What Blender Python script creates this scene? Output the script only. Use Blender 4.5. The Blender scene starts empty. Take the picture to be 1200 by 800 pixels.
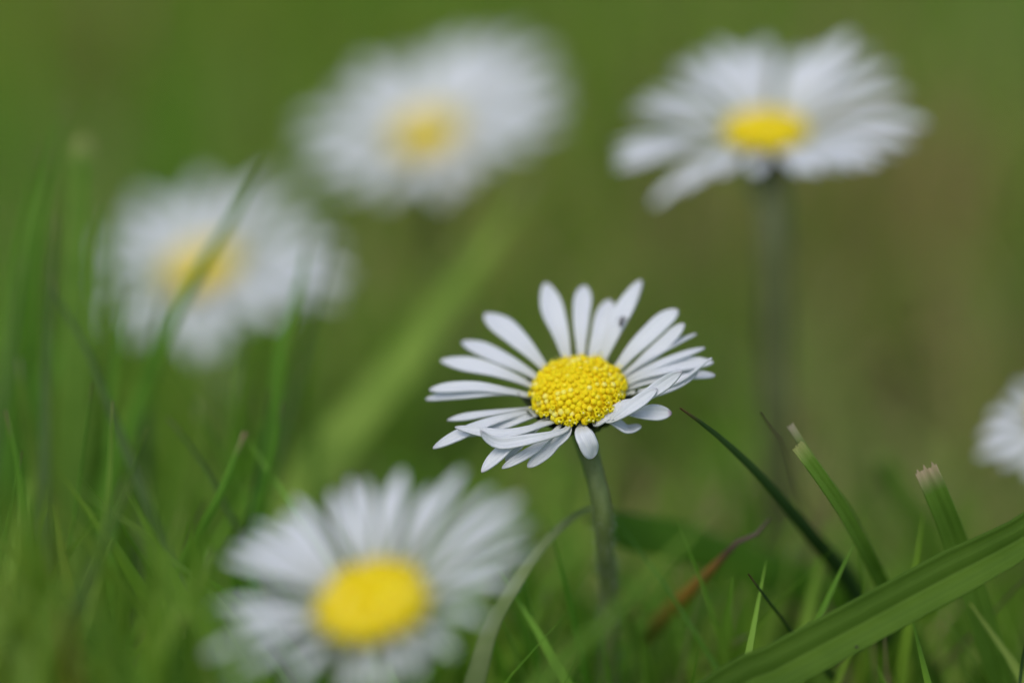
import bpy, math, random
import numpy as np
from mathutils import Vector, Matrix, noise

# ------------------------------------------------------------------ camera, sky, sun, exposure
S = bpy.context.scene
U = 0.01                                     # all lengths below are written in centimetres
PITCH = math.radians(18.0)
CAM = Vector((0.0, 0.0, 13.0))
RIGHT = Vector((1, 0, 0))
UP = Vector((0, math.sin(PITCH), math.cos(PITCH)))
FWD = Vector((0, math.cos(PITCH), -math.sin(PITCH)))
cd = bpy.data.cameras.new('camera'); cam = bpy.data.objects.new('camera', cd)
S.collection.objects.link(cam); S.camera = cam
cd.lens = 100; cd.sensor_width = 36; cd.sensor_fit = 'HORIZONTAL'
cd.clip_start = 0.005; cd.clip_end = 500
cam.location = CAM * U
cam.rotation_euler = (math.radians(90) - PITCH, 0, 0)
cd.dof.use_dof = True
cd.dof.focus_distance = 21.25 * U
cd.dof.aperture_fstop = 6.3

w = bpy.data.worlds.new('World'); S.world = w; w.use_nodes = True
nt = w.node_tree; bg = nt.nodes['Background']
sky = nt.nodes.new('ShaderNodeTexSky'); sky.sky_type = 'NISHITA'; sky.sun_disc = False
SUN_EL, SUN_AZ = math.radians(58), math.radians(205)      # azimuth clockwise from +Y: the sun stands behind and left of the camera
sky.sun_elevation = SUN_EL; sky.sun_rotation = SUN_AZ
sky.air_density = 1.0; sky.dust_density = 2.5; sky.ozone_density = 1.0
nt.links.new(sky.outputs[0], bg.inputs[0]); bg.inputs[1].default_value = 0.12
sl = bpy.data.lights.new('sun', 'SUN'); so = bpy.data.objects.new('sun', sl); S.collection.objects.link(so)
sl.energy = 0.9; sl.angle = math.radians(50); sl.color = (1.0, 0.96, 0.9)
sd = Vector((math.sin(SUN_AZ) * math.cos(SUN_EL), math.cos(SUN_AZ) * math.cos(SUN_EL), math.sin(SUN_EL)))
so.rotation_euler = sd.to_track_quat('Z', 'Y').to_euler()
S.view_settings.view_transform = 'Standard'; S.view_settings.look = 'None'
S.view_settings.gamma = 1; S.view_settings.use_curve_mapping = False
S.view_settings.exposure = 0.26

def P(px, py, z):
    """point (cm) at depth z seen at pixel px,py of the 1200x800 photograph"""
    k = 0.36 * z / 1200
    return CAM + RIGHT * ((px - 600) * k) + UP * ((400 - py) * k) + FWD * z
def proj(p):
    d = p - CAM; z = d.dot(FWD); k = 0.36 * z / 1200
    return 600 + d.dot(RIGHT) / k, 400 - d.dot(UP) / k, z
def on_plane(px, py, o, n, h):
    """the point at height h above the flower plane (o, n) that shows at px,py"""
    r = (P(px, py, 10) - CAM).normalized()
    t = ((o + n * h) - CAM).dot(n) / r.dot(n)
    return CAM + r * t

# ------------------------------------------------------------------ materials
def mat(name):
    m = bpy.data.materials.new(name); m.use_nodes = True
    n = m.node_tree; b = n.nodes['Principled BSDF']; return m, n, b
def N(n, t, **k):
    x = n.nodes.new(t)
    for a, v in k.items():
        if a.startswith('i_'): x.inputs[a[2:].replace('_', ' ')].default_value = v
        else: setattr(x, a, v)
    return x
def ramp(n, stops):
    r = n.nodes.new('ShaderNodeValToRGB'); e = r.color_ramp.elements
    while len(e) < len(stops): e.new(0.5)
    for x, (p, c) in zip(e, stops): x.position = p; x.color = (*c, 1)
    return r
def translucent(n, b, col, f):
    out = n.nodes['Material Output']; tr = n.nodes.new('ShaderNodeBsdfTranslucent'); mx = n.nodes.new('ShaderNodeMixShader')
    mx.inputs[0].default_value = f
    if isinstance(col, tuple): tr.inputs[0].default_value = (*col, 1)
    else: n.links.new(col, tr.inputs[0])
    n.links.new(b.outputs[0], mx.inputs[1]); n.links.new(tr.outputs[0], mx.inputs[2]); n.links.new(mx.outputs[0], out.inputs[0])

def petal_mat(name, tipcol):
    m, n, b = mat(name)
    uv = N(n, 'ShaderNodeUVMap'); sp = N(n, 'ShaderNodeSeparateXYZ'); n.links.new(uv.outputs[0], sp.inputs[0])
    r = ramp(n, [(0.0, (0.62, 0.68, 0.42)), (0.16, (0.76, 0.79, 0.74)), (0.5, (0.86, 0.89, 0.90)), (0.93, (0.86, 0.89, 0.90)), (1.0, tipcol)])
    n.links.new(sp.outputs[1], r.inputs[0])
    mp = N(n, 'ShaderNodeMapping'); mp.inputs['Scale'].default_value = (9, 0.8, 1); n.links.new(uv.outputs[0], mp.inputs[0])
    no = N(n, 'ShaderNodeTexNoise', i_Scale=1.6, i_Detail=3.0); n.links.new(mp.outputs[0], no.inputs['Vector'])
    mx = N(n, 'ShaderNodeMix', data_type='RGBA', blend_type='MULTIPLY'); mx.inputs['Factor'].default_value = 0.5
    r2 = ramp(n, [(0.3, (0.80, 0.82, 0.86)), (0.65, (1, 1, 1))]); n.links.new(no.outputs[0], r2.inputs[0])
    n.links.new(r.outputs[0], mx.inputs['A']); n.links.new(r2.outputs[0], mx.inputs['B'])
    n.links.new(mx.outputs['Result'], b.inputs['Base Color'])
    bp = N(n, 'ShaderNodeBump', i_Strength=0.7, i_Distance=0.0001); n.links.new(no.outputs[0], bp.inputs['Height']); n.links.new(bp.outputs[0], b.inputs['Normal'])
    b.inputs['Roughness'].default_value = 0.5; b.inputs['Specular IOR Level'].default_value = 0.35
    translucent(n, b, mx.outputs['Result'], 0.24)
    return m
M_PETAL = petal_mat('petal_white', (0.78, 0.78, 0.80))
M_PINK = petal_mat('petal_white_with_pink_tip', (0.52, 0.34, 0.46))

def disc_mat():
    m, n, b = mat('floret_yellow')
    at = N(n, 'ShaderNodeAttribute', attribute_name='tint')
    r = ramp(n, [(0.0, (0.55, 0.44, 0.008)), (0.35, (0.80, 0.60, 0.004)), (0.75, (0.90, 0.71, 0.008)), (1.0, (0.92, 0.88, 0.30))])
    n.links.new(at.outputs['Fac'], r.inputs[0]); n.links.new(r.outputs[0], b.inputs['Base Color'])
    b.inputs['Roughness'].default_value = 0.75; b.inputs['Specular IOR Level'].default_value = 0.2
    b.inputs['Subsurface Weight'].default_value = 0.4; b.inputs['Subsurface Radius'].default_value = (1, 0.7, 0.1); b.inputs['Subsurface Scale'].default_value = 0.0003
    return m
M_DISC = disc_mat()

def stem_mat(name, c1, c2):
    m, n, b = mat(name)
    tc = N(n, 'ShaderNodeTexCoord'); mp = N(n, 'ShaderNodeMapping'); mp.inputs['Scale'].default_value = (1, 1, 0.12)
    n.links.new(tc.outputs['Object'], mp.inputs[0])
    no = N(n, 'ShaderNodeTexNoise', i_Scale=1800.0, i_Detail=4.0); n.links.new(mp.outputs[0], no.inputs['Vector'])
    r = ramp(n, [(0.35, c1), (0.68, c2)]); n.links.new(no.outputs[0], r.inputs[0]); n.links.new(r.outputs[0], b.inputs['Base Color'])
    bp = N(n, 'ShaderNodeBump', i_Strength=0.5, i_Distance=0.0001); n.links.new(no.outputs[0], bp.inputs['Height']); n.links.new(bp.outputs[0], b.inputs['Normal'])
    b.inputs['Roughness'].default_value = 0.6
    return m
M_STEM = stem_mat('stem_green', (0.13, 0.185, 0.045), (0.18, 0.24, 0.07))
M_STEM2 = stem_mat('stem_dark_green', (0.08, 0.10, 0.028), (0.13, 0.155, 0.05))
M_BRACT = stem_mat('bract_dark_green', (0.035, 0.055, 0.02), (0.075, 0.10, 0.035))
m, n, b = mat('stem_hair'); b.inputs['Base Color'].default_value = (0.45, 0.5, 0.38, 1); b.inputs['Roughness'].default_value = 0.7
translucent(n, b, (0.45, 0.5, 0.38), 0.4); M_HAIR = m
m, n, b = mat('insect_brown'); b.inputs['Base Color'].default_value = (0.03, 0.02, 0.015, 1); b.inputs['Roughness'].default_value = 0.35; M_BUG = m

def blade_mat(name, c1, c2, tip, tip_at=0.985, rough=0.6, vein=(34, 0.5)):
    m, n, b = mat(name)
    uv = N(n, 'ShaderNodeUVMap'); sp = N(n, 'ShaderNodeSeparateXYZ'); n.links.new(uv.outputs[0], sp.inputs[0])
    mp = N(n, 'ShaderNodeMapping'); mp.inputs['Scale'].default_value = (*vein, 1); n.links.new(uv.outputs[0], mp.inputs[0])
    no = N(n, 'ShaderNodeTexNoise', i_Scale=2.0, i_Detail=5.0, i_Roughness=0.6); n.links.new(mp.outputs[0], no.inputs['Vector'])
    r = ramp(n, [(0.25, c1), (0.75, c2)]); n.links.new(no.outputs[0], r.inputs[0])
    tc = N(n, 'ShaderNodeTexCoord'); n2 = N(n, 'ShaderNodeTexNoise', i_Scale=140.0, i_Detail=3.0); n.links.new(tc.outputs['Object'], n2.inputs['Vector'])
    r2 = ramp(n, [(0.35, (0.72, 0.78, 0.62)), (0.65, (1.12, 1.06, 1.1))]); n.links.new(n2.outputs[0], r2.inputs[0])
    mx = N(n, 'ShaderNodeMix', data_type='RGBA', blend_type='MULTIPLY'); mx.inputs['Factor'].default_value = 1
    n.links.new(r.outputs[0], mx.inputs['A']); n.links.new(r2.outputs[0], mx.inputs['B'])
    r3 = ramp(n, [(tip_at - 0.02, (0, 0, 0)), (min(tip_at + 0.012, 1.0), (1, 1, 1))]); n.links.new(sp.outputs[1], r3.inputs[0])
    m2 = N(n, 'ShaderNodeMix', data_type='RGBA'); m2.inputs['B'].default_value = (*tip, 1)
    n.links.new(r3.outputs[0], m2.inputs['Factor']); n.links.new(mx.outputs['Result'], m2.inputs['A'])
    n.links.new(m2.outputs['Result'], b.inputs['Base Color'])
    bp = N(n, 'ShaderNodeBump', i_Strength=0.45, i_Distance=0.00012); n.links.new(no.outputs[0], bp.inputs['Height']); n.links.new(bp.outputs[0], b.inputs['Normal'])
    b.inputs['Roughness'].default_value = rough; b.inputs['Specular IOR Level'].default_value = 0.25
    translucent(n, b, m2.outputs['Result'], 0.48)
    return m
BM = {
 'mid':   blade_mat('grass_mid_green', (0.146, 0.304, 0.034), (0.267, 0.486, 0.063), (0.42, 0.46, 0.16), 0.994),
 'frayed':   blade_mat('grass_mid_green_frayed_end', (0.146, 0.304, 0.034), (0.267, 0.486, 0.063), (0.55, 0.46, 0.28), 0.985),
 'dark':  blade_mat('grass_dark_green', (0.039, 0.105, 0.024), (0.088, 0.193, 0.046), (0.20, 0.12, 0.05), 0.992),
 'sat':   blade_mat('grass_vivid_green', (0.121, 0.324, 0.027), (0.229, 0.500, 0.048), (0.30, 0.28, 0.12)),
 'pale':  blade_mat('grass_pale_green', (0.218, 0.333, 0.052), (0.333, 0.448, 0.103), (0.45, 0.42, 0.28)),
 'blue':  blade_mat('grass_soft_green', (0.11, 0.21, 0.055), (0.19, 0.32, 0.10), (0.35, 0.35, 0.18)),
 'fresh': blade_mat('grass_fresh_green', (0.21, 0.38, 0.045), (0.31, 0.48, 0.075), (0.45, 0.42, 0.28)),
 'broad': blade_mat('grass_broad_blade_green', (0.085, 0.185, 0.012), (0.170, 0.330, 0.035), (0.35, 0.30, 0.16), vein=(46, 0.25)),
 'palest': blade_mat('grass_pale_underside', (0.30, 0.42, 0.16), (0.44, 0.56, 0.26), (0.5, 0.6, 0.3)),
 'vivid': blade_mat('grass_vivid_leaf', (0.10, 0.27, 0.012), (0.16, 0.36, 0.02), (0.3, 0.4, 0.1)),
 'bright': blade_mat('grass_bright_green', (0.28, 0.46, 0.06), (0.38, 0.56, 0.10), (0.45, 0.42, 0.28)),
 'dry':   blade_mat('grass_dry_straw', (0.32, 0.17, 0.025), (0.50, 0.31, 0.06), (0.08, 0.05, 0.035), 0.93),
 'straw': blade_mat('straw_brown', (0.180, 0.120, 0.080), (0.330, 0.240, 0.170), (0.12, 0.08, 0.06)),
}

def withered_mat():
    m, n, b = mat('grass_withering_from_the_tip')
    uv = N(n, 'ShaderNodeUVMap'); sp = N(n, 'ShaderNodeSeparateXYZ'); n.links.new(uv.outputs[0], sp.inputs[0])
    no = N(n, 'ShaderNodeTexNoise', i_Scale=30.0, i_Detail=3.0); n.links.new(uv.outputs[0], no.inputs['Vector'])
    ma = N(n, 'ShaderNodeMath', operation='MULTIPLY_ADD'); ma.inputs[1].default_value = 0.05; n.links.new(no.outputs[0], ma.inputs[0]); n.links.new(sp.outputs[1], ma.inputs[2])
    r = ramp(n, [(0.66, (0.17, 0.30, 0.03)), (0.76, (0.42, 0.34, 0.05)), (0.84, (0.62, 0.36, 0.06)), (0.92, (0.40, 0.22, 0.05)), (0.955, (0.12, 0.08, 0.05)), (1.0, (0.20, 0.15, 0.11))])
    n.links.new(ma.outputs[0], r.inputs[0]); n.links.new(r.outputs[0], b.inputs['Base Color']); b.inputs['Roughness'].default_value = 0.7
    translucent(n, b, r.outputs[0], 0.35); return m
BM['withered'] = withered_mat()

# ------------------------------------------------------------------ mesh helpers
def link(name, verts, faces, material, parent=None, uvs=None, tint=None, smooth=True, origin=None):
    """verts in cm, world; object origin at 'origin' (cm); uvs per vertex"""
    o0 = Vector(origin) if origin is not None else Vector((0, 0, 0))
    me = bpy.data.meshes.new(name)
    me.from_pydata([tuple((Vector(v) - o0) * U) for v in verts], [], faces)
    if smooth: me.polygons.foreach_set('use_smooth', [True] * len(me.polygons))
    if uvs is not None:
        l = me.uv_layers.new(name='UVMap'); idx = np.empty(len(me.loops), dtype=np.int32); me.loops.foreach_get('vertex_index', idx)
        l.data.foreach_set('uv', np.asarray(uvs, dtype=np.float32)[idx].ravel())
    if tint is not None:
        a = me.attributes.new('tint', 'FLOAT', 'POINT'); a.data.foreach_set('value', np.asarray(tint, dtype=np.float32))
    me.materials.append(material); me.update()
    ob = bpy.data.objects.new(name, me); S.collection.objects.link(ob)
    if parent is not None: ob.parent = parent
    else: ob.location = o0 * U
    return ob
def tag(o, label=None, cat=None, group=None, kind=None):
    if label: o['label'] = label
    if cat: o['category'] = cat
    if group: o['group'] = group
    if kind: o['kind'] = kind
    return o
def catmull(pts, n):
    pts = [Vector(p) for p in pts]
    if len(pts) == 2: return [pts[0].lerp(pts[1], i / (n - 1)) for i in range(n)]
    q = [pts[0] * 2 - pts[1]] + pts + [pts[-1] * 2 - pts[-2]]
    dense = []
    for i in range(1, len(q) - 2):
        for k in range(24):
            t = k / 24; a, b_, c, d = q[i - 1], q[i], q[i + 1], q[i + 2]
            dense.append(0.5 * ((2 * b_) + (c - a) * t + (2 * a - 5 * b_ + 4 * c - d) * t * t + (3 * b_ - a - 3 * c + d) * t ** 3))
    dense.append(pts[-1])
    L = [0]
    for a, b_ in zip(dense, dense[1:]): L.append(L[-1] + (b_ - a).length)
    out = []; j = 0
    for i in range(n):
        s = L[-1] * i / (n - 1)
        while j < len(L) - 2 and L[j + 1] < s: j += 1
        t = (s - L[j]) / max(L[j + 1] - L[j], 1e-9); out.append(dense[j].lerp(dense[j + 1], min(max(t, 0), 1)))
    return out
def solid(o, t):
    md = o.modifiers.new('thickness', 'SOLIDIFY'); md.thickness = t * U; md.offset = 0

def tube(path, radii, k=10):
    vs, fs = [], []; ref = Vector((1, 0, 0))
    for i, p in enumerate(path):
        t = (path[min(i + 1, len(path) - 1)] - path[max(i - 1, 0)]).normalized()
        a = (ref - t * ref.dot(t)).normalized(); b_ = t.cross(a)
        for j in range(k):
            an = 2 * math.pi * j / k; vs.append(p + (a * math.cos(an) + b_ * math.sin(an)) * radii[i])
    for i in range(len(path) - 1):
        for j in range(k):
            fs.append((i * k + j, i * k + (j + 1) % k, (i + 1) * k + (j + 1) % k, (i + 1) * k + j))
    fs.append(tuple(range(k))[::-1]); fs.append(tuple((len(path) - 1) * k + j for j in range(k)))
    return vs, fs

# ------------------------------------------------------------------ petals
def petal(root_e, o0, n, pts, width, twist=0.0, cup=0.10, pink=False, rnd=None, blunt=0.0, nl=22, na=9, label=None):
    path = catmull(pts, 60); L = len(path) - 1; width *= 0.90
    vs, uvs, fs = [], [], []
    ph = rnd.uniform(0, 6.28); wob = rnd.uniform(0.0, 0.05)
    ph2 = rnd.uniform(0, 6.28); wl = rnd.uniform(0.03, 0.11); sway = rnd.uniform(-.12, .12)
    asym = rnd.uniform(-0.12, 0.12); notch = rnd.choice([0, 0, 0.02, 0.035])
    for i in range(nl):
        u = i / (nl - 1); t = u if u < 0.6 else 0.6 + 0.4 * math.sin((u - 0.6) / 0.4 * math.pi / 2)
        f = t * L; a = int(min(f, L - 1)); p = path[a].lerp(path[a + 1], f - a)
        tg = (path[min(a + 2, L)] - path[max(a - 1, 0)]).normalized()
        side = tg.cross(n)
        if side.length < 1e-3: side = RIGHT.copy()
        side.normalize(); nn = side.cross(tg).normalized()
        tw = twist * t ** 1.3
        side, nn = side * math.cos(tw) + nn * math.sin(tw), nn * math.cos(tw) - side * math.sin(tw)
        s = min(t / 0.68, 1); s = s * s * (3 - 2 * s)
        wd = 0.34 + 0.66 * s
        tt = 0.70
        if t > tt:
            q = (t - tt) / (1 - tt); wd *= max(1 - q ** (1.9 + blunt), 0.0) ** 0.62
        wd = max(wd, 0.03) * width * 0.5 * (1 + wob * math.sin(7 * t + ph))
        for j in range(na):
            c = -1 + 2 * j / (na - 1)
            groove = 0.085 * math.cos(c * math.pi * 2.5) * min(1, t * 5) * min(1, (1 - t) * 6)
            h = cup * (c * c) * wd * 2 + groove * wd + wd * asym * c * math.sin(3 * t + ph)
            back = notch * width * (math.exp(-(c / 0.25) ** 2)) * (t > 0.97)
            cw = c * wd * (1 + wl * math.sin(5.5 * t + (ph2 if c > 0 else ph)) + (wl * .5) * math.sin(13 * t + (ph if c > 0 else ph2)))
            vs.append(p + side * (cw + sway * width * math.sin(3.1 * t)) + nn * (h + .03 * width * math.sin(6 * t + ph2)) - tg * back); uvs.append((j / (na - 1) + ph, t))
    for i in range(nl - 1):
        for j in range(na - 1):
            a = i * na + j; fs.append((a, a + 1, a + na + 1, a + na))
    o = link('petal', vs, fs, M_PINK if pink else M_PETAL, root_e, uvs, origin=o0)
    solid(o, 0.014)
    if label: o['label'] = label
    return o

def bent(root, tip, n, bow, k=4):
    L = (tip - root).length
    return [root.lerp(tip, i / k) + n * (bow * L * math.sin(math.pi * (i / k) ** 0.9)) for i in range(k + 1)]

# ------------------------------------------------------------------ a daisy
ICO = None
def ico():
    global ICO
    if ICO is None:
        import bmesh
        bm = bmesh.new(); bmesh.ops.create_icosphere(bm, subdivisions=2, radius=1)
        ICO = ([v.co.copy() for v in bm.verts], [tuple(v.index for v in f.verts) for f in bm.faces]); bm.free()
    return ICO

def daisy(label, px, py, z, elev, roll, petals, stem_px, disc_r=0.347, seed=1, width=0.16, florets=190, dome=0.17, hairs=0, bow=0.06, group='daisies in the lawn', stem_r=0.085, ground_pt=None, stem_m=None):
    rnd = random.Random(seed)
    e, r = math.radians(elev), math.radians(roll)
    o = P(px, py, z)
    upc = UP * math.cos(r) - RIGHT * math.sin(r)
    n = (upc * math.cos(e) - FWD * math.sin(e)).normalized()
    a = (RIGHT - n * RIGHT.dot(n)).normalized(); b_ = n.cross(a)      # in-plane axes; b_ points away from the camera
    # stem path: from the head down to the ground
    sp = [o - n * 0.22, o - n * 0.42] + [P(*q) for q in stem_px]
    last = sp[-1]
    g = ground_pt or Vector((last.x + rnd.uniform(-.2, .3), last.y + 0.5, 0))
    if last.z > 0.4: sp.append(last.lerp(g, 0.5) + Vector((0.05, 0.05, 0)))
    sp.append(Vector((g.x, g.y, -0.15)))
    root = bpy.data.objects.new('daisy', None); S.collection.objects.link(root)
    root.empty_display_size = 0.01
    base = Vector((g.x, g.y, 0)); root.location = base * U
    tag(root, label, 'daisy', group)
    path = catmull(sp, 46); rad = [stem_r * (1.25 - 0.25 * min(i / 5, 1)) * (1 + 0.05 * math.sin(i * 1.3)) for i in range(46)]
    vs, fs = tube(path, rad, 14)
    st = link('stem', vs, fs, stem_m or M_STEM, root, origin=base)
    if hairs:
        hv, hf = [], []
        for _ in range(hairs):
            k = rnd.uniform(0, 26); i = int(k); p = path[i].lerp(path[i + 1], k - i); t = (path[i + 1] - path[i]).normalized()
            d = Vector((rnd.gauss(0, 1), rnd.gauss(0, 1), rnd.gauss(0, 1))); d = (d - t * d.dot(t)).normalized()
            ln = rnd.uniform(0.02, 0.06); s = t.cross(d) * 0.0012
            q = p + d * (rad[i] * 0.96); m1 = q + d * ln * 0.6 - t * ln * rnd.uniform(-.1, .2); e1 = q + d * ln + t * ln * rnd.uniform(-.3, .6)
            c = len(hv); hv += [q - s, q + s, m1 + s * .8, m1 - s * .8, e1]; hf += [(c, c + 1, c + 2, c + 3), (c + 3, c + 2, c + 4)]
        link('stem_hairs', hv, hf, M_HAIR, st, origin=base)['kind'] = 'stuff'
    # involucre: cup and two rows of bracts
    vs, fs = [], []; K = 20
    prof = [(stem_r * 1.1, -0.30), (0.17, -0.25), (disc_r * 0.72, -0.16), (disc_r * 0.90, -0.06), (disc_r * 0.86, 0.0)]
    for rr, hh in prof:
        for j in range(K):
            an = 2 * math.pi * j / K; vs.append(o + n * hh + (a * math.cos(an) + b_ * math.sin(an)) * rr)
    for i in range(len(prof) - 1):
        for j in range(K): fs.append((i * K + j, i * K + (j + 1) % K, (i + 1) * K + (j + 1) % K, (i + 1) * K + j))
    fs.append(tuple(range(K))[::-1]); fs.append(tuple((len(prof) - 1) * K + j for j in range(K)))
    for q in range(14):
        an = 2 * math.pi * q / 14 + rnd.uniform(-.08, .08); dr = a * math.cos(an) + b_ * math.sin(an); sd_ = n.cross(dr)
        c = len(vs); out = rnd.uniform(0.0, 0.05)
        rows = [(0.16, -0.262, 0.045), (disc_r * 0.80, -0.18, 0.085), (disc_r * 1.0 + out * .5, -0.08, 0.08), (disc_r * 1.13 + out, -0.01, 0.045), (disc_r * 1.2 + out * 1.3, 0.03, 0.006)]
        for rr, hh, ww in rows:
            for s in (-1, 0, 1): vs.append(o + n * (hh - 0.012 * abs(s)) + dr * (rr - 0.008 * abs(s)) + sd_ * (s * ww))
        for i in range(4):
            for s in (0, 1): fs.append((c + i * 3 + s, c + i * 3 + s + 1, c + i * 3 + s + 4, c + i * 3 + s + 3))
    link('green_bracts', vs, fs, M_BRACT, root, origin=base)
    # disc of florets
    vs, fs, tint = [], [], []
    R = disc_r
    def dome_pt(u):                       # u: 0 centre .. 1 rim
        return R * math.sin(u * 1.40) / math.sin(1.40), dome * (math.cos(u * 1.40) - math.cos(1.40)) / (1 - math.cos(1.40))
    rings, K = 8, 28
    for i in range(rings + 1):
        rr, hh = dome_pt(i / rings)
        for j in range(K):
            an = 2 * math.pi * j / K; vs.append(o + n * (hh + 0.004) + (a * math.cos(an) + b_ * math.sin(an)) * (rr * 0.95 + 1e-4)); tint.append(0.42)
    for i in range(rings):
        for j in range(K): fs.append((i * K + j, (i + 1) * K + j, (i + 1) * K + (j + 1) % K, i * K + (j + 1) % K))
    iv, jf = ico()
    for q in range(florets):
        u = math.sqrt((q + 0.5) / florets); an = q * 2.399963 + rnd.uniform(-.05, .05)
        rr, hh = dome_pt(u); r2, h2 = dome_pt(min(u + 0.02, 1.02)); tl = Vector((r2 - rr, h2 - hh)).normalized()
        dr = a * math.cos(an) + b_ * math.sin(an); nr = (n * tl.x - dr * tl.y).normalized(); sx = n.cross(dr); sy = nr.cross(sx)
        s = R * 1.24 / math.sqrt(florets) * rnd.uniform(0.78, 1.12) * (0.80 + 0.25 * u); ln = s * rnd.uniform(0.9, 1.15)
        if u > 0.72 and rnd.random() < 0.6:                          # opened florets near the rim: a tube with five lobes and a pale style
            c0 = o + n * hh + dr * rr + nr * rnd.uniform(0.0, 0.018)
            base_i = len(vs); nr = (nr + dr * 0.25).normalized(); s *= 0.95
            for lv, (rr2, h3) in enumerate([(0.45, -0.9), (0.62, 0.4), (0.9, 1.0), (0.55, 0.95), (0.2, 0.8)]):
                for j in range(10):
                    aa = 2 * math.pi * j / 10; star = 1.0 + (0.42 if j % 2 == 0 else -0.12) * (lv == 2)
                    vs.append(c0 + (sx * math.cos(aa) + sy * math.sin(aa)) * (s * rr2 * star) + nr * (ln * h3)); tint.append(min(1, rnd.uniform(.55, .8)) if lv < 4 else 0.5)
            for lv in range(4):
                for j in range(10):
                    fs.append((base_i + lv * 10 + j, base_i + lv * 10 + (j + 1) % 10, base_i + (lv + 1) * 10 + (j + 1) % 10, base_i + (lv + 1) * 10 + j))
            if rnd.random() < 0.6:
                k0 = len(vs); tipc = c0 + nr * (ln * 1.9)
                for v in iv: vs.append(tipc + v * (s * 0.33)); tint.append(rnd.uniform(0.9, 1.0))
                fs += [tuple(k0 + x for x in f) for f in jf]
        else:                                                       # closed buds: rounded knobs
            k0 = len(vs); c0 = o + n * hh + dr * rr + nr * rnd.uniform(-0.008, 0.014); tt = rnd.uniform(0.35, 0.8) - 0.10 * (u < 0.3)
            for v in iv:
                k = 1 + 0.10 * math.cos(5 * math.atan2(v.y, v.x)) * (v.z > 0.2)
                vs.append(c0 + sx * (v.x * s * k) + sy * (v.y * s * k) + nr * (v.z * ln * (1 - 0.25 * max(0, v.z - 0.75) * 4))); tint.append(tt + 0.12 * v.z)
            fs += [tuple(k0 + x for x in f) for f in jf]
    link('flower_disc', vs, fs, M_DISC, root, tint=tint, origin=base)
    # ray petals
    for d in petals:
        kw = dict(d); tips = kw.pop('p'); wd = kw.pop('w', width) ; bw = kw.pop('bow', bow); h = kw.pop('h', 0.0)
        if isinstance(tips[0], tuple):
            q = [on_plane(x, y, o, n, hh) for x, y, hh in tips]; tip = q[-1]
            first = q[0]
        else:
            tip = on_plane(tips[0], tips[1], o, n, h); q = None; first = tip
        fl = first - o; fl = fl - n * fl.dot(n); dr = fl.normalized()
        rt = o + dr * (R * 0.86) - n * (0.035 + rnd.uniform(0, 0.03))
        if q is None: pts = bent(rt, tip, n, bw + rnd.uniform(-.02, .02))
        else: pts = [rt] + q
        petal(root, base, n, pts, wd, kw.pop('tw', rnd.uniform(-.25, .25)), kw.pop('cup', rnd.uniform(0.02, 0.13)), kw.pop('pink', False), rnd, kw.pop('blunt', 0.0), label=kw.pop('label', None))
    return root, o, n, a, b_, base

T = lambda x, y, h=0.0, w=0.165, **k: dict(p=(x, y), h=h, w=w, **k)
Q = lambda pts, w=0.15, **k: dict(p=pts, w=w, **k)
hero = daisy('sharp white daisy with every petal clear, alone in the middle', 678, 460, 21.6, 39, 8, [
    T(639, 331, .24, .185), T(685, 335, .22, .160), T(715, 351, .14, .175), T(751, 328, .26, .175, tw=.3),
    T(794, 363, .20, .185), T(802, 379, .22, .140, tw=-.35, bow=-.02), T(816, 391, .12, .10, tw=.5),
    T(836, 424, .02, .17), Q([(790, 450, .05), (834, 419, .16)], .09, tw=.9),
    T(838, 440, -.03, .15), T(826, 408, .08, .11, tw=.4), Q([(745, 470, -.02), (790, 452, .04), (818, 436, .08)], .11, tw=-.3), Q([(733, 482, .03), (770, 458, .12), (799, 435, .26)], .115, tw=-.8, cup=.2),
    Q([(716, 493, .00), (745, 474, .08), (770, 455, .16)], .12, tw=-.5, cup=.2),
    Q([(745, 484, -.05), (787, 484, -.06)], .14, pink=True, tw=-.7, cup=.2, label='short petal with a faint pink tip'),
    Q([(715, 492, -.04), (735, 503, -.13), (751, 498, -.14)], .17, tw=.3, blunt=1.0),
    Q([(684, 507, .00), (690, 520, -.05), (694, 536, -.17)], .17, blunt=1.2, tw=.1, cup=.05),
    Q([(662, 510, -.02), (645, 525, -.10), (618, 547, -.20)], .13, tw=.3, blunt=.6),
    Q([(650, 506, -.03), (622, 528, -.10), (588, 549, -.15)], .09, tw=.35), T(564, 553, -.13, .125), T(507, 525, -.05, .11, tw=.25),
    Q([(640, 496, .02), (590, 508, .03), (533, 500, .06)], .095, tw=.3),
    Q([(660, 505, .02), (625, 513, .03), (590, 520, .00), (572, 514, .05), (563, 504, .13)], .105, tw=.6, cup=.2, label='petal twisted upwards at its tip'),
    T(499, 468, -.02, .13), T(503, 457, .06, .115, tw=.3), T(516, 422, .07, .155), T(541, 401, .10, .165), T(568, 368, .17, .20),
    Q([(700, 498, -.02), (722, 482, .02), (742, 468, .08)], .10, tw=-.3),
    T(592, 540, -.16, .09), Q([(612, 492, -.03), (575, 503, -.05), (546, 511, -.07)], .105, tw=.1), Q([(606, 480, -.03), (565, 486, -.04), (524, 492, -.05)], .07, tw=.3),
    ], [(704, 585, 21.75), (709, 645, 22.0), (713, 705, 22.4)], seed=3, florets=250, hairs=1300, dome=.185, stem_r=.072)
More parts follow.
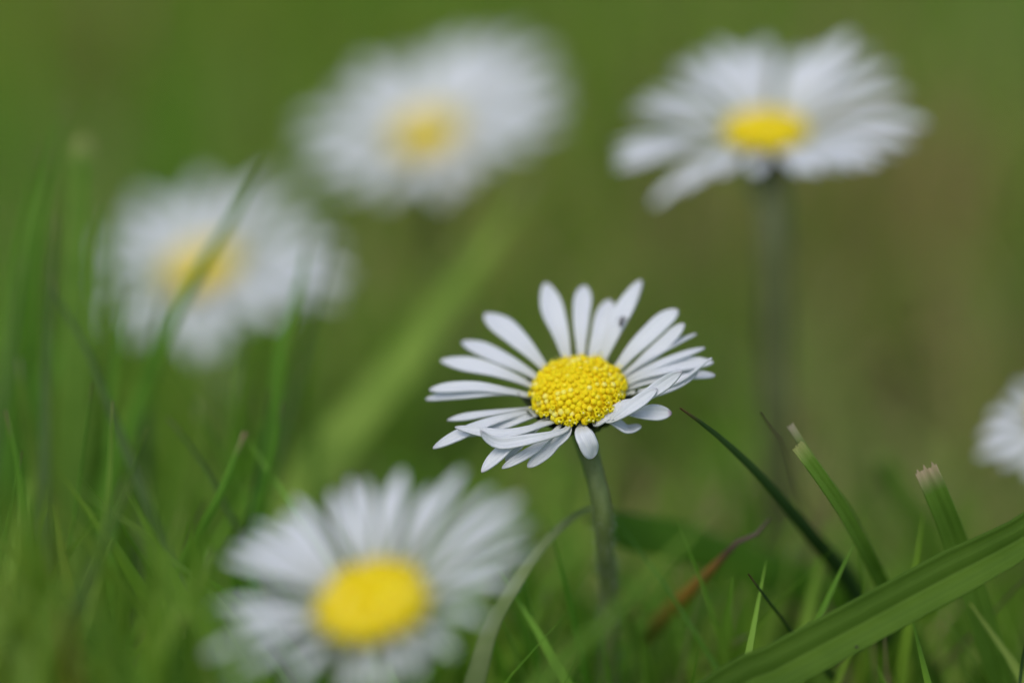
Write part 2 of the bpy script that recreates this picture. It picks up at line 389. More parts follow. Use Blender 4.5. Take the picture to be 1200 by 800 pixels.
daisy('large soft daisy on a dark stem, upper right of the sharp one', 898, 156, 25.3, 28, 4, [
    T(840, 52, .30, .19), T(866, 60, .2, .16), T(896, 50, .26, .19), T(938, 62, .2, .18), T(962, 58, .35, .18), T(998, 40, .55, .21), T(1022, 58, .42, .15), T(1046, 78, .36, .19), T(1062, 108, .2, .16), 
    T(1086, 146, .1, .20), T(1068, 170, 0, .18), T(1028, 194, 0, .2), T(1050, 184, .05, .16), T(1005, 198, 0, .16), T(960, 203, 0, .16), T(985, 200, -.03, .18), T(935, 203, 0, .16), 
    T(885, 205, 0, .15), T(843, 205, 0, .16), T(765, 240, -.3, .15), T(800, 222, -.1, .15),
    T(722, 196, -.02, .19), T(722, 170, .05, .18), T(738, 132, .12, .18), T(765, 108, .18, .18), T(792, 78, .25, .19), T(815, 66, .2, .16), T(750, 118, .2, .16), T(722, 184, .0, .16), T(1010, 92, .2, .16)],
    [(907, 260, 25.1), (908, 400, 25.3), (910, 540, 25.6)], disc_r=.345, seed=5, florets=150, dome=.15, stem_r=.15, stem_m=M_STEM2)
daisy('hazy daisy seen whole at the top, between upper right daisy and grass-crossed one', 500, 160, 29.9, 38, 17, [
    T(352, 145, .1, 0.260), T(348, 175, 0, 0.260), T(372, 200, -.1, 0.260), T(405, 222, -.1, 0.260), T(398, 108, .2, 0.260), T(425, 78, .2, 0.260), T(445, 98, .2, 0.236), T(470, 70, .25, 0.236),
    T(515, 55, .3, 0.260), T(545, 45, .3, 0.260), T(580, 45, .35, 0.260), T(615, 42, .35, 0.260), T(645, 60, .3, 0.260), T(660, 90, .2, 0.260), T(662, 120, .1, 0.260), T(655, 150, 0, 0.260),
    T(620, 175, 0, 0.260), T(575, 192, -.1, 0.260), T(545, 215, -.2, 0.236), T(520, 232, -.25, 0.260), T(480, 215, -.1, 0.236), T(450, 232, -.15, 0.236), T(360, 205, 0, 0.236), T(600, 70, .3, 0.260), T(640, 130, .1, 0.236)],
    [(520, 300, 30.9), (530, 400, 31.4)], disc_r=.33, seed=8, florets=120, dome=.17)
daisy('hazy daisy crossed by a leaning grass blade, lowest of the rear left pair', 236, 318, 29.2, 32, 18, [
    T(118, 290, .1, 0.236), T(104, 330, 0, 0.236), T(120, 375, -.1, 0.260), T(140, 260, .2, 0.236), T(165, 232, .2, 0.236), T(185, 400, -.2, 0.236), T(158, 395, -.2, 0.236),
    T(205, 236, .3, 0.236), T(240, 210, .35, 0.236), T(275, 222, .3, 0.236), T(318, 205, .4, 0.236), T(352, 228, .3, 0.236), T(378, 262, .2, 0.236), T(400, 290, .05, 0.236), T(408, 325, .0, 0.260), T(396, 352, -.1, 0.236),
    T(360, 352, -.1, 0.236), T(335, 372, -.15, 0.236), T(290, 378, -.2, 0.236), T(255, 412, -.3, 0.236), T(228, 418, -.3, 0.212)],
    [(262, 460, 28.3), (268, 560, 28.8)], disc_r=.36, seed=11, florets=120)
daisy('blurred daisy nearest the camera, low at the bottom edge', 437, 706, 18.4, 39, 12, [
    T(330, 603, .12, 0.116), T(388, 576, .16, 0.109), T(430, 561, .18, 0.080), T(472, 551, .2, 0.120), T(543, 549, .22, 0.120), T(610, 582, .18, 0.116), 
    T(622, 643, .0, 0.106), T(600, 680, -.05, 0.099), T(570, 725, -.1, 0.092), T(530, 765, -.1, 0.106), T(490, 790, -.15, 0.106), T(452, 812, -.15, 0.120), T(408, 815, -.15, 0.106), T(340, 800, -.1, 0.106),
    T(270, 795, -.05, 0.099), T(241, 768, 0, 0.113), T(258, 733, .02, 0.106), T(262, 655, .08, 0.092), T(288, 630, .1, 0.099), T(345, 582, .1, 0.080), T(410, 560, .15, 0.080), T(455, 570, .1, 0.080), T(505, 570, .1, 0.080), T(578, 572, .12, 0.080), T(622, 612, .06, 0.086), T(246, 712, .02, 0.086), T(272, 640, .05, 0.086), T(300, 612, .08, 0.086)],
    [(445, 830, 18.3)], disc_r=.335, seed=14, florets=150, dome=.11)
daisy('daisy cut off by the right edge of the picture', 1262, 492, 24.6, 34, 0, [
    T(1150, 512, 0, .18), T(1146, 535, -.1, .16), T(1175, 547, -.15, .16), T(1205, 560, -.2, .16), T(1160, 487, .05, .16), T(1190, 450, .25, .17), T(1178, 468, .15, .16), T(1215, 434, .3, .17), T(1250, 420, .3, .17), T(1290, 415, .3, .17),
    T(1330, 410, .3, .17), T(1370, 435, .2, .17), T(1390, 475, .1, .17), T(1392, 505, 0, .17), T(1370, 545, -.1, .17), T(1330, 575, -.15, .17), T(1285, 572, -.2, .17), T(1245, 572, -.2, .17)],
    [(1265, 620, 24.8)], disc_r=.36, seed=17, florets=90)

# tiny insect resting on a rear petal of the sharp daisy
def insect(label, p, axis, nrm, L, wd):
    vs, fs = [], []; iv, jf = ico(); s = axis.cross(nrm).normalized()
    for off, a_, b_ in ((-.28, .36, 1.0), (.15, .20, .85), (.40, .13, .6)):
        k = len(vs)
        for v in iv: vs.append(p + axis * (off * L + v.x * a_ * L) + s * (v.y * wd * b_) + nrm * (v.z * wd * b_))
        fs += [tuple(k + x for x in f) for f in jf]
    for sgn in (-1, 1):
        for off in (0.0, .14, .28):
            q = p + axis * (off * L) + s * (sgn * wd * .6); e1 = q + s * (sgn * wd * 1.6) + nrm * (wd * .3); e2 = e1 + s * (sgn * wd * .5) - nrm * (wd * 1.2)
            k = len(vs); t1, t2 = tube([q, e1, e2], [wd * .12, wd * .1, wd * .05], 5); vs += t1; fs += [tuple(k + x for x in f) for f in t2]
    o = link('small_insect', vs, fs, M_BUG, origin=p); tag(o, label, 'insect')
_, ho, hn, ha, hb, hbase = hero
pi = on_plane(729, 378, ho, hn, .20)
insect('tiny dark insect on a back petal of the sharp daisy', pi + hn * .02, (on_plane(732, 370, ho, hn, .2) - on_plane(727, 388, ho, hn, .2)).normalized(), hn, .11, .016)

# ------------------------------------------------------------------ grass blades one can tell apart
def blade(label, pts, wpx, mt, tip='point', face=0.0, vee=0.25, seed=0, group='grass blades one can tell apart', name='grass_blade', to_ground=True, taper=0.45, ns=40, na=7, bump=0.0, cut_spread=0.04, twist=0.0, basepull=None):
    """pts: (px, py, depth) tip first; wpx: width in picture pixels"""
    rnd = random.Random(seed * 7 + 1)
    w3 = [P(*q) for q in pts]; zt = pts[0][2]; wd = wpx * 0.36 * pts[len(pts) // 2][2] / 1200
    n_vis = len(w3)
    if to_ground and w3[-1].z > 0.1:
        l, p0 = w3[-1], w3[-2]; d = (l - p0).normalized(); h = l.z
        d2 = Vector((d.x, d.y, min(d.z, -0.6))).normalized()
        g = l + d2 * (h / -d2.z * 0.5); g2 = Vector((g.x + d.x * h * .12, g.y + d.y * h * .12 + .2, -0.1)); w3 += [g, g2]
    path = catmull(w3, ns); vs, uvs, fs = [], [], []
    k = ns // 3; tg = (path[k + 2] - path[k - 2]).normalized(); view = (path[k] - CAM).normalized()
    sd_ = tg.cross(view).normalized(); nn = sd_.cross(tg).normalized(); best = []
    for sg in (-1, 1):                       # turn the blade's face up to the sky, as leaning blades do
        q = nn * math.cos(sg * face) - sd_ * math.sin(sg * face); q = -q if q.dot(view) > 0 else q; best.append((q.z, sg))
    face *= max(best)[1]
    for i, p in enumerate(path):
        t = i / (ns - 1)
        tg = (path[min(i + 1, ns - 1)] - path[max(i - 1, 0)]).normalized()
        view = (p - CAM).normalized(); sd_ = tg.cross(view)
        if sd_.length < 1e-3: sd_ = RIGHT.copy()
        sd_.normalize(); nn = sd_.cross(tg).normalized()
        an = face + twist * t
        s = sd_ * math.cos(an) + nn * math.sin(an); q = nn * math.cos(an) - sd_ * math.sin(an)
        if tip == 'point': pr = min(1, (t / taper)) ** 0.75
        elif tip == 'round': pr = min(1, (t / .05)) ** 0.5 * (0.8 + .2 * min(1, t / taper))
        else: pr = 0.66 + 0.34 * min(1, t / taper)
        pr = max(pr, 0.015) * (1 - 0.25 * max(0, t - .7) / .3)
        pr *= 1 + 0.02 * math.sin(t * 23 + seed)
        for j in range(na):
            c = -1 + 2 * j / (na - 1)
            off = vee * abs(c) * wd * pr * .5 + 0.02 * wd * math.cos(c * 9)
            jag = 0
            if tip == 'cut' and i < 2: jag = rnd.uniform(-1, 1) * cut_spread * (1 if i == 0 else .3)
            vs.append(p + s * (c * wd * .5 * pr) + q * off - tg * jag); uvs.append((j / (na - 1) + seed * .37, 1 - t))
    for i in range(ns - 1):
        for j in range(na - 1):
            a = i * na + j; fs.append((a, a + 1, a + na + 1, a + na))
    base = Vector((path[-1].x, path[-1].y, 0))
    o = link(name, vs, fs, BM[mt], None, uvs, origin=base); solid(o, 0.012)
    if name == 'straw': tag(o, label, 'straw', None)
    else: tag(o, label, 'grass blade', group)
    return o

B = blade
B('slender dark pointed blade leaning away just right of the sharp daisy', [(797, 478, 21.3), (835, 505, 21.4), (877, 543, 21.6), (920, 590, 21.9), (954, 630, 22.3), (990, 672, 22.8), (1010, 705, 23.1)], 25, 'dark', seed=1, vee=.5, face=.1, taper=.4)
B('folded green blade with its top bitten off, beside the brown straw', [(934, 522, 21.28), (962, 560, 21.38), (990, 602, 21.58), (1014, 645, 21.78), (1034, 685, 22.08), (1060, 740, 22.48)], 23, 'mid', tip='cut', seed=2, vee=-.4, face=.3, cut_spread=.012, taper=.8, na=11)
B('narrow inner blade poking up behind the bitten off folded blade', [(926, 498, 21.48), (940, 520, 21.53), (966, 558, 21.63), (998, 604, 21.88), (1030, 670, 22.28)], 12, 'fresh', tip='cut', seed=3, vee=.2, cut_spread=.012, na=9)
B('upright blade with a frayed straw coloured end, behind the broad diagonal blade', [(1084, 548, 21.38), (1102, 590, 21.48), (1118, 630, 21.68), (1142, 700, 21.88), (1172, 800, 22.18), (1190, 870, 22.38)], 40, 'frayed', tip='cut', seed=4, vee=-.3, cut_spread=.03, face=.1, na=15, taper=1.0)
BROAD = B('broad folded blade running diagonally across the lower right corner', [(1420, 478, 21.1), (1330, 541, 21.1), (1240, 598, 21.1), (1195, 632, 21.1), (1100, 682, 21.05), (1000, 736, 20.95), (900, 790, 20.85), (820, 836, 20.8)], 56, 'broad', seed=5, vee=-.5, face=-.1, taper=.22, na=17, ns=60)
B('tiny dark blade tip standing left of the broad diagonal blade', [(877, 672, 21.4), (899, 702, 21.5), (930, 742, 21.8)], 11, 'dark', seed=6, vee=.6)
B('withered orange brown blade with a crooked dark tip', [(903, 606, 21.9), (890, 622, 21.9), (880, 630, 21.9), (864, 635, 21.9), (838, 662, 22.1), (812, 688, 22.4), (760, 740, 23.2)], 22, 'withered', seed=7, taper=.3, vee=.6)
B('short pale blade tip low between the dark tip and the stem', [(876, 744, 22.3), (836, 770, 22.6), (800, 798, 22.8)], 12, 'pale', seed=8, tip='round')
B('blurred stubby blade with a pale end between folded and frayed blades', [(1030, 535, 24.6), (1050, 565, 24.8), (1080, 615, 25), (1100, 680, 25.3)], 34, 'mid', tip='cut', seed=9)
B('thin dark blurred blade rising behind the withered one', [(842, 470, 24.3), (852, 520, 24.3), (864, 587, 24.5), (890, 664, 24.8)], 17, 'sat', seed=10)
B('narrow green blade below the broad diagonal blade', [(1050, 690, 22.4), (1066, 730, 22.4), (1084, 800, 22.6)], 22, 'mid', seed=11, tip='round')
B('dark blade edge at the lower right corner', [(1206, 735, 21), (1198, 775, 21), (1192, 830, 21)], 12, 'dark', seed=12)
B('pale leaf blade curving down to the left from behind the sharp daisy stem', [(704, 594, 22.2), (684, 598, 22.1), (655, 619, 21.9), (627, 650, 21.8), (600, 690, 21.7), (574, 737, 21.7), (556, 800, 21.8)], 44, 'palest', seed=13, tip='point', taper=.75, vee=.1, face=.2)
B('broad vivid leaf blade lying behind the withered blade', [(684, 606, 22.7), (740, 622, 22.9), (800, 634, 23.2), (870, 660, 23.8), (960, 690, 24.6)], 50, 'vivid', seed=14, taper=.12, tip='round', vee=.1, face=.4)
B('soft light green blade slanting in front of the sharp daisy stem', [(840, 590, 19.2), (800, 635, 19.1), (755, 680, 19), (715, 722, 18.9), (668, 765, 18.8), (630, 805, 18.7)], 46, 'mid', seed=15, taper=.5, face=.5)
B('wide pale blade slanting between the rear daisies and the nearest one', [(622, 205, 27.0), (590, 262, 26.8), (540, 330, 26.4), (470, 425, 25.8), (400, 510, 25.2), (340, 598, 24.6)], 66, 'bright', seed=16, taper=.35, vee=.1, face=.6)
B('leaning blade crossing the grass-crossed rear daisy', [(310, 192, 23.9), (268, 262, 23.8), (226, 330, 23.7), (192, 395, 23.6), (165, 470, 23.6)], 27, 'sat', seed=17)
B('tallest blurred blade at the far left', [(82, 112, 24.2), (58, 200, 24.1), (42, 300, 24), (34, 420, 24), (30, 560, 23.9)], 28, 'sat', seed=18)
B('blurred vivid blade with a pale cut top, beside the tallest left blade', [(97, 165, 24.2), (94, 240, 24.2), (88, 320, 24.1), (86, 420, 24), (84, 520, 24)], 38, 'mid', tip='cut', seed=19)
B('dark blurred blade against the right side of the grass-crossed daisy', [(362, 275, 23.6), (350, 340, 23.5), (330, 410, 23.4), (318, 500, 23.4)], 30, 'sat', seed=20)
B('thin yellow green blade below the right side of the grass-crossed daisy', [(378, 355, 24.5), (374, 420, 24.5), (370, 520, 24.5)], 18, 'mid', seed=21)
B('long arching blade curving down across the left side', [(57, 318, 22.7), (68, 352, 22.7), (100, 405, 22.6), (120, 458, 22.5), (142, 512, 22.5), (176, 602, 22.4)], 20, 'blue', seed=22, taper=.5)
B('pale curved blade in the gap left of the nearest daisy', [(195, 488, 22.3), (220, 518, 22.3), (246, 557, 22.3), (268, 600, 22.4)], 13, 'blue', seed=23, vee=.5)
B('small upright blade with a pale blunt tip, left of the nearest daisy', [(287, 506, 21.8), (273, 542, 21.8), (255, 585, 21.8), (232, 626, 21.9)], 13, 'sat', tip='cut', seed=24)
B('slim glossy blade above the nearest daisy on its left', [(331, 470, 22.2), (324, 522, 22.2), (312, 570, 22.2), (296, 620, 22.3)], 17, 'sat', seed=25)
B('thin dark blade beside the slim glossy blade', [(316, 455, 22.6), (310, 510, 22.6), (300, 560, 22.6), (290, 620, 22.6)], 11, 'dark', seed=26)
B('hair thin upright blade at the left', [(108, 448, 21.9), (102, 495, 21.9), (95, 548, 21.9)], 7, 'sat', seed=27)
B('hair thin slanting blade right of the arching blade', [(172, 500, 22), (160, 540, 22), (140, 590, 22)], 8, 'mid', seed=28)
B('short thin blade at the left edge', [(26, 528, 21.7), (20, 560, 21.7), (12, 600, 21.7)], 9, 'sat', seed=29)
B('pale streaked blade at the left edge below the tallest one', [(28, 300, 23.6), (16, 380, 23.6), (2, 470, 23.5), (-10, 560, 23.5)], 16, 'blue', seed=30)
B('soft blade in front of the left edge of the grass-crossed daisy', [(140, 250, 24.4), (134, 320, 24.4), (128, 400, 24.3), (120, 500, 24.3)], 26, 'mid', seed=31)
B('soft bent blade below the grass-crossed daisy', [(196, 330, 24), (180, 400, 24), (172, 460, 24), (170, 540, 24)], 22, 'blue', seed=32)
B('faint blade right of the grass-crossed daisy', [(402, 250, 24.2), (386, 300, 24.1), (372, 350, 24.1), (352, 430, 24)], 14, 'blue', seed=33)
for i, (pts, wpx, mt, lab) in enumerate([
    ([(150, 560, 19.4), (120, 640, 19.4), (80, 740, 19.3), (50, 830, 19.3)], 40, 'blue', 'wide soft blade leaning left at the lower left corner'),
    ([(30, 600, 19), (60, 680, 19), (96, 760, 19), (120, 840, 19)], 44, 'mid', 'wide soft blade leaning right at the lower left corner'),
    ([(215, 600, 19.6), (196, 660, 19.6), (180, 740, 19.5), (172, 830, 19.5)], 34, 'mid', 'soft blade just left of the nearest daisy petals'),
    ([(250, 640, 20), (232, 700, 20), (205, 760, 20), (190, 830, 20)], 26, 'fresh', 'light soft blade touching the left petals of the nearest daisy'),
    ([(6, 480, 20.6), (22, 560, 20.6), (34, 650, 20.6), (40, 760, 20.6)], 30, 'sat', 'dark soft upright blade at the left edge'),
    ([(132, 470, 20.8), (128, 560, 20.8), (118, 650, 20.8), (110, 760, 20.8)], 24, 'mid', 'soft upright blade under the arching blade'),
    ([(150, 220, 26), (40, 480, 25), (10, 560, 24.6), (-10, 640, 24.4)], 24, 'sat', 'long thin leaning blade behind the two tall left blades'),
    ([(60, 560, 18.2), (66, 640, 18.2), (78, 730, 18.2), (90, 830, 18.2)], 16, 'dry', 'soft dry brown blade amid the lower left grass'),
    ([(286, 560, 23.4), (276, 610, 23.4), (262, 660, 23.4)], 16, 'mid', 'short soft blade above the left petals of the nearest daisy'),
    ([(690, 655, 22.6), (720, 700, 22.8), (752, 760, 23), (770, 820, 23)], 26, 'mid', 'soft blade to the right of the sharp daisy stem foot'),
    ([(52, 170, 24), (30, 260, 24), (14, 360, 23.9), (6, 480, 23.8)], 26, 'sat', 'blurred blade between the left edge and the tallest left blade'),
    ([(118, 230, 23.6), (112, 310, 23.6), (104, 400, 23.5), (98, 500, 23.5)], 24, 'mid', 'blurred upright blade right of the pale topped blade'),
    ([(66, 250, 22.9), (60, 330, 22.9), (54, 420, 22.8), (52, 520, 22.8)], 20, 'blue', 'softly blurred blade in front of the tallest left blade'),
    ([(12, 250, 25.5), (8, 330, 25.4), (2, 430, 25.3), (0, 520, 25.2)], 34, 'mid', 'broad blurred blade right at the left edge'),
    ([(150, 330, 23), (138, 400, 23), (130, 470, 23), (128, 560, 23)], 22, 'sat', 'blurred blade under the left petals of the grass-crossed daisy'),
    ([(288, 395, 23.8), (280, 450, 23.8), (270, 520, 23.8), (262, 600, 23.8)], 26, 'mid', 'blurred blade under the grass-crossed daisy'),
    ([(780, 610, 24.6), (772, 660, 24.6), (758, 720, 24.6), (750, 800, 24.6)], 30, 'bright', 'soft light upright blade right of the sharp daisy stem'),
    ([(560, 600, 24), (590, 660, 24), (612, 720, 24), (622, 800, 24)], 24, 'mid', 'soft blade leaning towards the foot of the sharp daisy'),
    ([(930, 640, 23.6), (916, 700, 23.6), (900, 760, 23.6), (890, 830, 23.6)], 26, 'fresh', 'soft blade under the pointed dark blade'),
    ([(232, 470, 23.4), (226, 540, 23.4), (214, 600, 23.4), (200, 680, 23.4)], 30, 'fresh', 'soft light blade in the gap below the grass-crossed daisy'),
    ([(22, 420, 22.9), (32, 500, 22.9), (46, 580, 22.9), (60, 660, 22.9)], 30, 'fresh', 'soft light blade low at the left edge'),
    ([(642, 690, 23), (632, 740, 23), (628, 800, 23)], 22, 'fresh', 'soft upright blade left of the sharp daisy stem foot'),
    ([(1010, 600, 25.5), (960, 640, 25.4), (880, 700, 25.2), (820, 760, 25)], 30, 'mid', 'soft blade slanting behind the pointed dark blade'),
    ([(1190, 560, 26), (1150, 600, 25.8), (1080, 660, 25.5), (1000, 720, 25)], 34, 'fresh', 'soft light blade slanting below the cut off daisy'),
    ]): B(lab, pts, wpx, mt, seed=60 + i, face=.3)
# brown straws
B('thin reddish brown straw beside the folded blade', [(891, 483, 21.6), (902, 500, 21.7), (915, 516, 21.9), (930, 560, 22.6)], 4, 'straw', seed=40, name='straw')
B('thin straw at the right edge under the diagonal blade', [(1212, 668, 22), (1185, 694, 22.2), (1160, 722, 22.4)], 6, 'straw', seed=41, name='straw')
B('dry reddish straw in the gap left of the nearest daisy', [(240, 585, 22.2), (229, 610, 22.2), (218, 640, 22.3)], 7, 'straw', seed=42, name='straw')

# crumbs of soil lying on the broad blade
dg = bpy.context.evaluated_depsgraph_get(); dg.update(); bo = BROAD.evaluated_get(dg); inv = BROAD.matrix_world.inverted()
import bmesh
crumb_rnd = random.Random(2)
for px, py, rr, lab in ((998, 771, .022, 'larger dark crumb of soil on the broad diagonal blade'), (1004, 758, .012, 'smaller dark crumb of soil on the broad diagonal blade')):
    c0 = inv @ (CAM * U); c1 = inv @ (P(px, py, 30) * U); okr, loc, nor, _ = bo.ray_cast(c0, (c1 - c0).normalized())
    if okr:
        c = (BROAD.matrix_world @ loc) / U + nor * rr * .3; iv, jf = ico()
        vs = [c + Vector((v.x * 1.3, v.y, v.z * .8)) * (rr * crumb_rnd.uniform(.7, 1.2)) for v in iv]
        tag(link('soil_crumb', vs, jf, M_BUG, origin=c), lab, 'crumb', 'crumbs of soil')

# ------------------------------------------------------------------ ground and lawn
def ground():
    m, n, b = mat('soil_and_thatch')
    tc = N(n, 'ShaderNodeTexCoord')
    n1 = N(n, 'ShaderNodeTexNoise', i_Scale=9.0, i_Detail=6.0, i_Roughness=0.6); n2 = N(n, 'ShaderNodeTexNoise', i_Scale=160.0, i_Detail=6.0, i_Roughness=0.7)
    n.links.new(tc.outputs['Object'], n1.inputs['Vector']); n.links.new(tc.outputs['Object'], n2.inputs['Vector'])
    r1 = ramp(n, [(0.35, (0.12, 0.15, 0.03)), (0.55, (0.15, 0.14, 0.045)), (0.75, (0.17, 0.125, 0.055))]); n.links.new(n1.outputs[0], r1.inputs[0])
    r2 = ramp(n, [(0.3, (0.35, 0.35, 0.35)), (0.7, (1.25, 1.2, 1.1))]); n.links.new(n2.outputs[0], r2.inputs[0])
    mx = N(n, 'ShaderNodeMix', data_type='RGBA', blend_type='MULTIPLY'); mx.inputs['Factor'].default_value = 1
    n.links.new(r1.outputs[0], mx.inputs['A']); n.links.new(r2.outputs[0], mx.inputs['B']); n.links.new(mx.outputs['Result'], b.inputs['Base Color'])
    bp = N(n, 'ShaderNodeBump', i_Strength=0.9, i_Distance=0.004); n.links.new(n2.outputs[0], bp.inputs['Height']); n.links.new(bp.outputs[0], b.inputs['Normal'])
    b.inputs['Roughness'].default_value = 0.9
    xs = [-15000, -5000, -1500, -500] + list(np.linspace(-200, 200, 81)) + [500, 1500, 5000, 15000]
    vs, fs = [], []
    for y in xs:
        for x in xs:
            k = max(0, 1 - max(abs(x), abs(y)) / 200)
            vs.append((x, y + 60, -0.12 + (noise.noise(Vector((x * .12, y * .12, 3))) * .3 - .12) * min(1, k * 4) * 0.6))
    W = len(xs)
    for j in range(W - 1):
        for i in range(W - 1): fs.append((j * W + i, j * W + i + 1, (j + 1) * W + i + 1, (j + 1) * W + i))
    o = link('ground', vs, fs, m); tag(o, kind='structure')
ground()

def lawn_mat():
    m, n, b = mat('lawn_grass')
    at = N(n, 'ShaderNodeAttribute', attribute_name='tint')
    r = ramp(n, [(0.0, (0.13, 0.28, 0.022)), (0.4, (0.22, 0.39, 0.028)), (0.75, (0.32, 0.48, 0.06)), (0.9, (0.42, 0.45, 0.12)), (1.0, (0.46, 0.34, 0.17))])
    tc = N(n, 'ShaderNodeTexCoord'); n1 = N(n, 'ShaderNodeTexNoise', i_Scale=13.0, i_Detail=2.0); n.links.new(tc.outputs['Object'], n1.inputs['Vector'])
    r1 = ramp(n, [(0.38, (0.78, 1.0, 0.8)), (0.5, (1.0, 1.0, 1.0)), (0.66, (1.2, 0.97, 1.2))]); n.links.new(n1.outputs[0], r1.inputs[0])
    mx = N(n, 'ShaderNodeMix', data_type='RGBA', blend_type='MULTIPLY'); mx.inputs['Factor'].default_value = 1
    n.links.new(at.outputs['Fac'], r.inputs[0]); n.links.new(r.outputs[0], mx.inputs['A']); n.links.new(r1.outputs[0], mx.inputs['B'])
    n.links.new(mx.outputs['Result'], b.inputs['Base Color']); b.inputs['Roughness'].default_value = 0.5; b.inputs['Specular IOR Level'].default_value = 0.3
    translucent(n, b, mx.outputs['Result'], 0.45)
    return m
M_LAWN = lawn_mat()

def grass_mesh(name, base, hgt, wid, lean, az, tint, segs=6):
    """base (n,2) cm; lean amount; az direction of lean"""
    n = len(base); t = np.linspace(0, 1, segs + 1)[None, :, None]
    h = hgt[:, None, None]; ln = lean[:, None, None]
    d = np.stack([np.cos(az), np.sin(az)], 1)[:, None, :]
    rng = np.random.default_rng(5)
    face = az + np.pi / 2 + rng.uniform(-.9, .9, n)
    s = np.stack([np.cos(face), np.sin(face)], 1)[:, None, :]
    xy = base[:, None, :] + d * ln * h * t ** 1.8
    z = h * (t - 0.35 * np.clip(ln, 0, 1.2) * t ** 2.4)
    pr = np.minimum(1, (1 - t) / 0.55) ** 0.8 * np.minimum(1, 0.75 + t); pr[:, -1] = 0.02
    wv = wid[:, None, None] * 0.5 * pr
    rows = []
    for c in (-1, 0, 1):
        p = np.concatenate([xy + s * wv * c, z - 0.15], 2)
        if c == 0: p[:, :, :2] -= d * wv * 0.45; p[:, :, 2:] -= wv * .2
        rows.append(p)
    V = np.stack(rows, 2).reshape(-1, 3) * U
    k = (segs + 1) * 3
    fb = []
    for i in range(segs):
        for c in (0, 1): fb.append((i * 3 + c, i * 3 + c + 1, i * 3 + c + 4, i * 3 + c + 3))
    F = (np.array(fb)[None] + (np.arange(n) * k)[:, None, None]).reshape(-1, 4)
    me = bpy.data.meshes.new(name); me.vertices.add(len(V)); me.vertices.foreach_set('co', V.astype(np.float32).ravel())
    me.loops.add(F.size); me.loops.foreach_set('vertex_index', F.astype(np.int32).ravel())
    me.polygons.add(len(F)); me.polygons.foreach_set('loop_start', np.arange(0, F.size, 4, dtype=np.int32)); me.polygons.foreach_set('loop_total', np.full(len(F), 4, dtype=np.int32))
    me.polygons.foreach_set('use_smooth', np.ones(len(F), dtype=bool)); me.update(calc_edges=True)
    a = me.attributes.new('tint', 'FLOAT', 'POINT'); a.data.foreach_set('value', np.repeat(tint, k).astype(np.float32))
    me.materials.append(M_LAWN); o = bpy.data.objects.new(name, me); S.collection.objects.link(o); return o

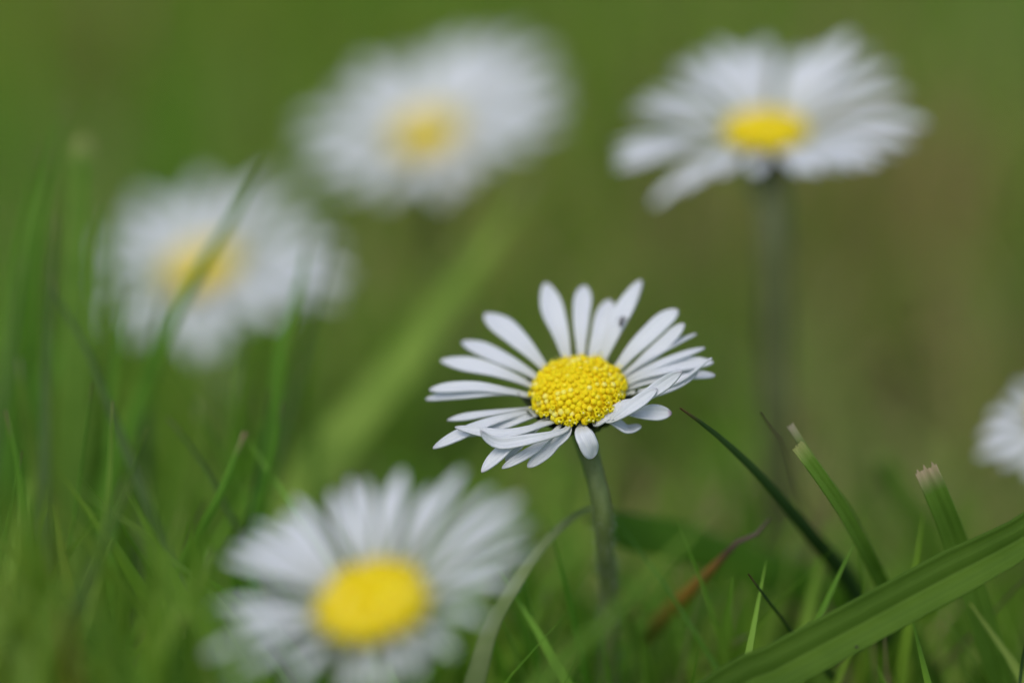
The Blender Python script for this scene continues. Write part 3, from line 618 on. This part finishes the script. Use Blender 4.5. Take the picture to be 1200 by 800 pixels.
def lawn():
    rng = np.random.default_rng(21)
    def scatter(x0, x1, y0, y1, n): return np.stack([rng.uniform(x0, x1, n), rng.uniform(y0, y1, n)], 1)
    B1 = scatter(-22, 22, 8, 70, 15000); B2 = scatter(-70, 70, -20, 160, 22000); B3 = scatter(-250, 250, -60, 500, 26000)
    base = np.concatenate([B1, B2, B3]); n = len(base)
    sc = np.concatenate([np.full(len(B1), 1.0), np.full(len(B2), 1.15), np.full(len(B3), 1.9)])
    hgt = rng.gamma(9, 0.36, n) * np.where(sc > 1.5, 1.25, 1.0) + 0.6
    hgt = np.clip(hgt, 1.2, 5.6)
    wid = rng.uniform(0.12, 0.30, n) * sc
    lean = rng.gamma(2.2, 0.25, n); az = rng.uniform(0, 2 * np.pi, n)
    # short patches, as mown: keep the daisies clear of it
    def tip_pos():
        tx = base[:, 0] + np.cos(az) * lean * hgt; ty = base[:, 1] + np.sin(az) * lean * hgt; tz = hgt * (1 - .35 * np.clip(lean, 0, 1.2)); return tx, ty, tz
    for _ in range(14):
        worst = np.zeros(n, bool)
        for f in (1.0, 0.6):
            tx = base[:, 0] + np.cos(az) * lean * hgt * f ** 1.8; ty = base[:, 1] + np.sin(az) * lean * hgt * f ** 1.8; tz = hgt * (f - .35 * np.clip(lean, 0, 1.2) * f ** 2.4)
            up = ty * UP.y + (tz - CAM.z) * UP.z; dz = ty * FWD.y + (tz - CAM.z) * FWD.z; dz = np.maximum(dz, 1); k = 0.36 * dz / 1200
            px = 600 + tx / k; py = 400 - up / k
            lim = np.where(dz < 21.2, 720 - 110 * np.clip((330 - px) / 200, 0, 1), np.where(dz < 24.5, 625 - 150 * np.clip((380 - px) / 150, 0, 1), np.where(dz < 32.5, 470 - 120 * np.clip((300 - px) / 200, 0, 1), -1e9)))
            worst |= (py < lim) & (np.abs(px - 600) < 900) & (dz < 40)
        hgt[worst] *= 0.84
    keep = ~((base[:, 1] < 14) & (np.abs(base[:, 0]) < 6) & (hgt > 4.5))
    # foreground, between the camera and the daisies, must not touch the lens
    keep &= ~((np.hypot(base[:, 0], base[:, 1]) < 5))
    tint = np.clip(rng.beta(2.2, 2.6, n) * 0.95 + (rng.random(n) < 0.10) * rng.uniform(.2, .5, n), 0, 1)
    for qx, qy, rr, st in ((1130, 440, 3.4, .9), (1010, 330, 2.8, .6), (640, 290, 2.4, .5), (840, 540, 3.0, .7), (1180, 200, 3, .4), (60, 330, 2.2, .4), (1100, 60, 6, .15), (960, 20, 5, .12)):
        d = P(qx, qy, 10) - CAM; c = CAM + d * ((CAM.z - 1.5) / -d.z); g = np.exp(-((base[:, 0] - c.x) ** 2 + (base[:, 1] - c.y) ** 2 / 3) / rr ** 2)
        tint = np.where(rng.random(n) < g * st, rng.uniform(.88, 1.0, n), tint); keep &= rng.random(n) > g * st * .8
    o = grass_mesh('grass', base[keep], hgt[keep], wid[keep], lean[keep], az[keep], tint[keep])
    tag(o, 'mown green lawn of fine blades with a few dry ones', 'grass', kind='stuff')
lawn()

def tuft(n, zr, xr, yr, seed, label, fade=(90, 150, 60), dry=.14, wr=(.14, .26)):
    rng = np.random.default_rng(seed)
    z = rng.uniform(*zr, n); px = rng.uniform(*xr, n); top = rng.uniform(*yr, n) + np.clip((px - fade[0]) / fade[1], 0, 1) * fade[2]
    pts = [P(px[i], top[i], z[i]) for i in range(n)]
    base = np.array([(p.x, p.y) for p in pts]); h = np.array([p.z for p in pts]); lean = rng.uniform(0.05, 0.5, n); az = rng.uniform(0, 6.283, n)
    hgt = h / (1 - .35 * lean) + .15
    base -= np.stack([np.cos(az), np.sin(az)], 1) * (lean * hgt)[:, None]
    tint = np.clip(rng.beta(1.7, 3.2, n) * .9 + (rng.random(n) < dry) * .4, 0, 1)
    o = grass_mesh('grass', base, hgt, rng.uniform(*wr, n), lean, az, tint, 8)
    tag(o, label, 'grass', kind='stuff')
tuft(190, (17.6, 21.0), (-140, 250), (540, 790), 4, 'dense soft tuft of taller grass at the lower left', dry=.10, wr=(.2, .40))
tuft(120, (22.4, 27.0), (-80, 330), (420, 700), 6, 'finer grass behind the soft tuft, below the grass-crossed daisy', (0, 1, 0), dry=.25)
tuft(300, (21.4, 27.0), (500, 1260), (590, 790), 9, 'low grass round the foot of the sharp daisy and the broad blade', (0, 1, 0), dry=.3, wr=(.12, .3))
tuft(40, (15.5, 17.2), (200, 450), (740, 860), 12, 'soft blades rising in front of the lowest petals of the nearest daisy', (0, 1, 0))
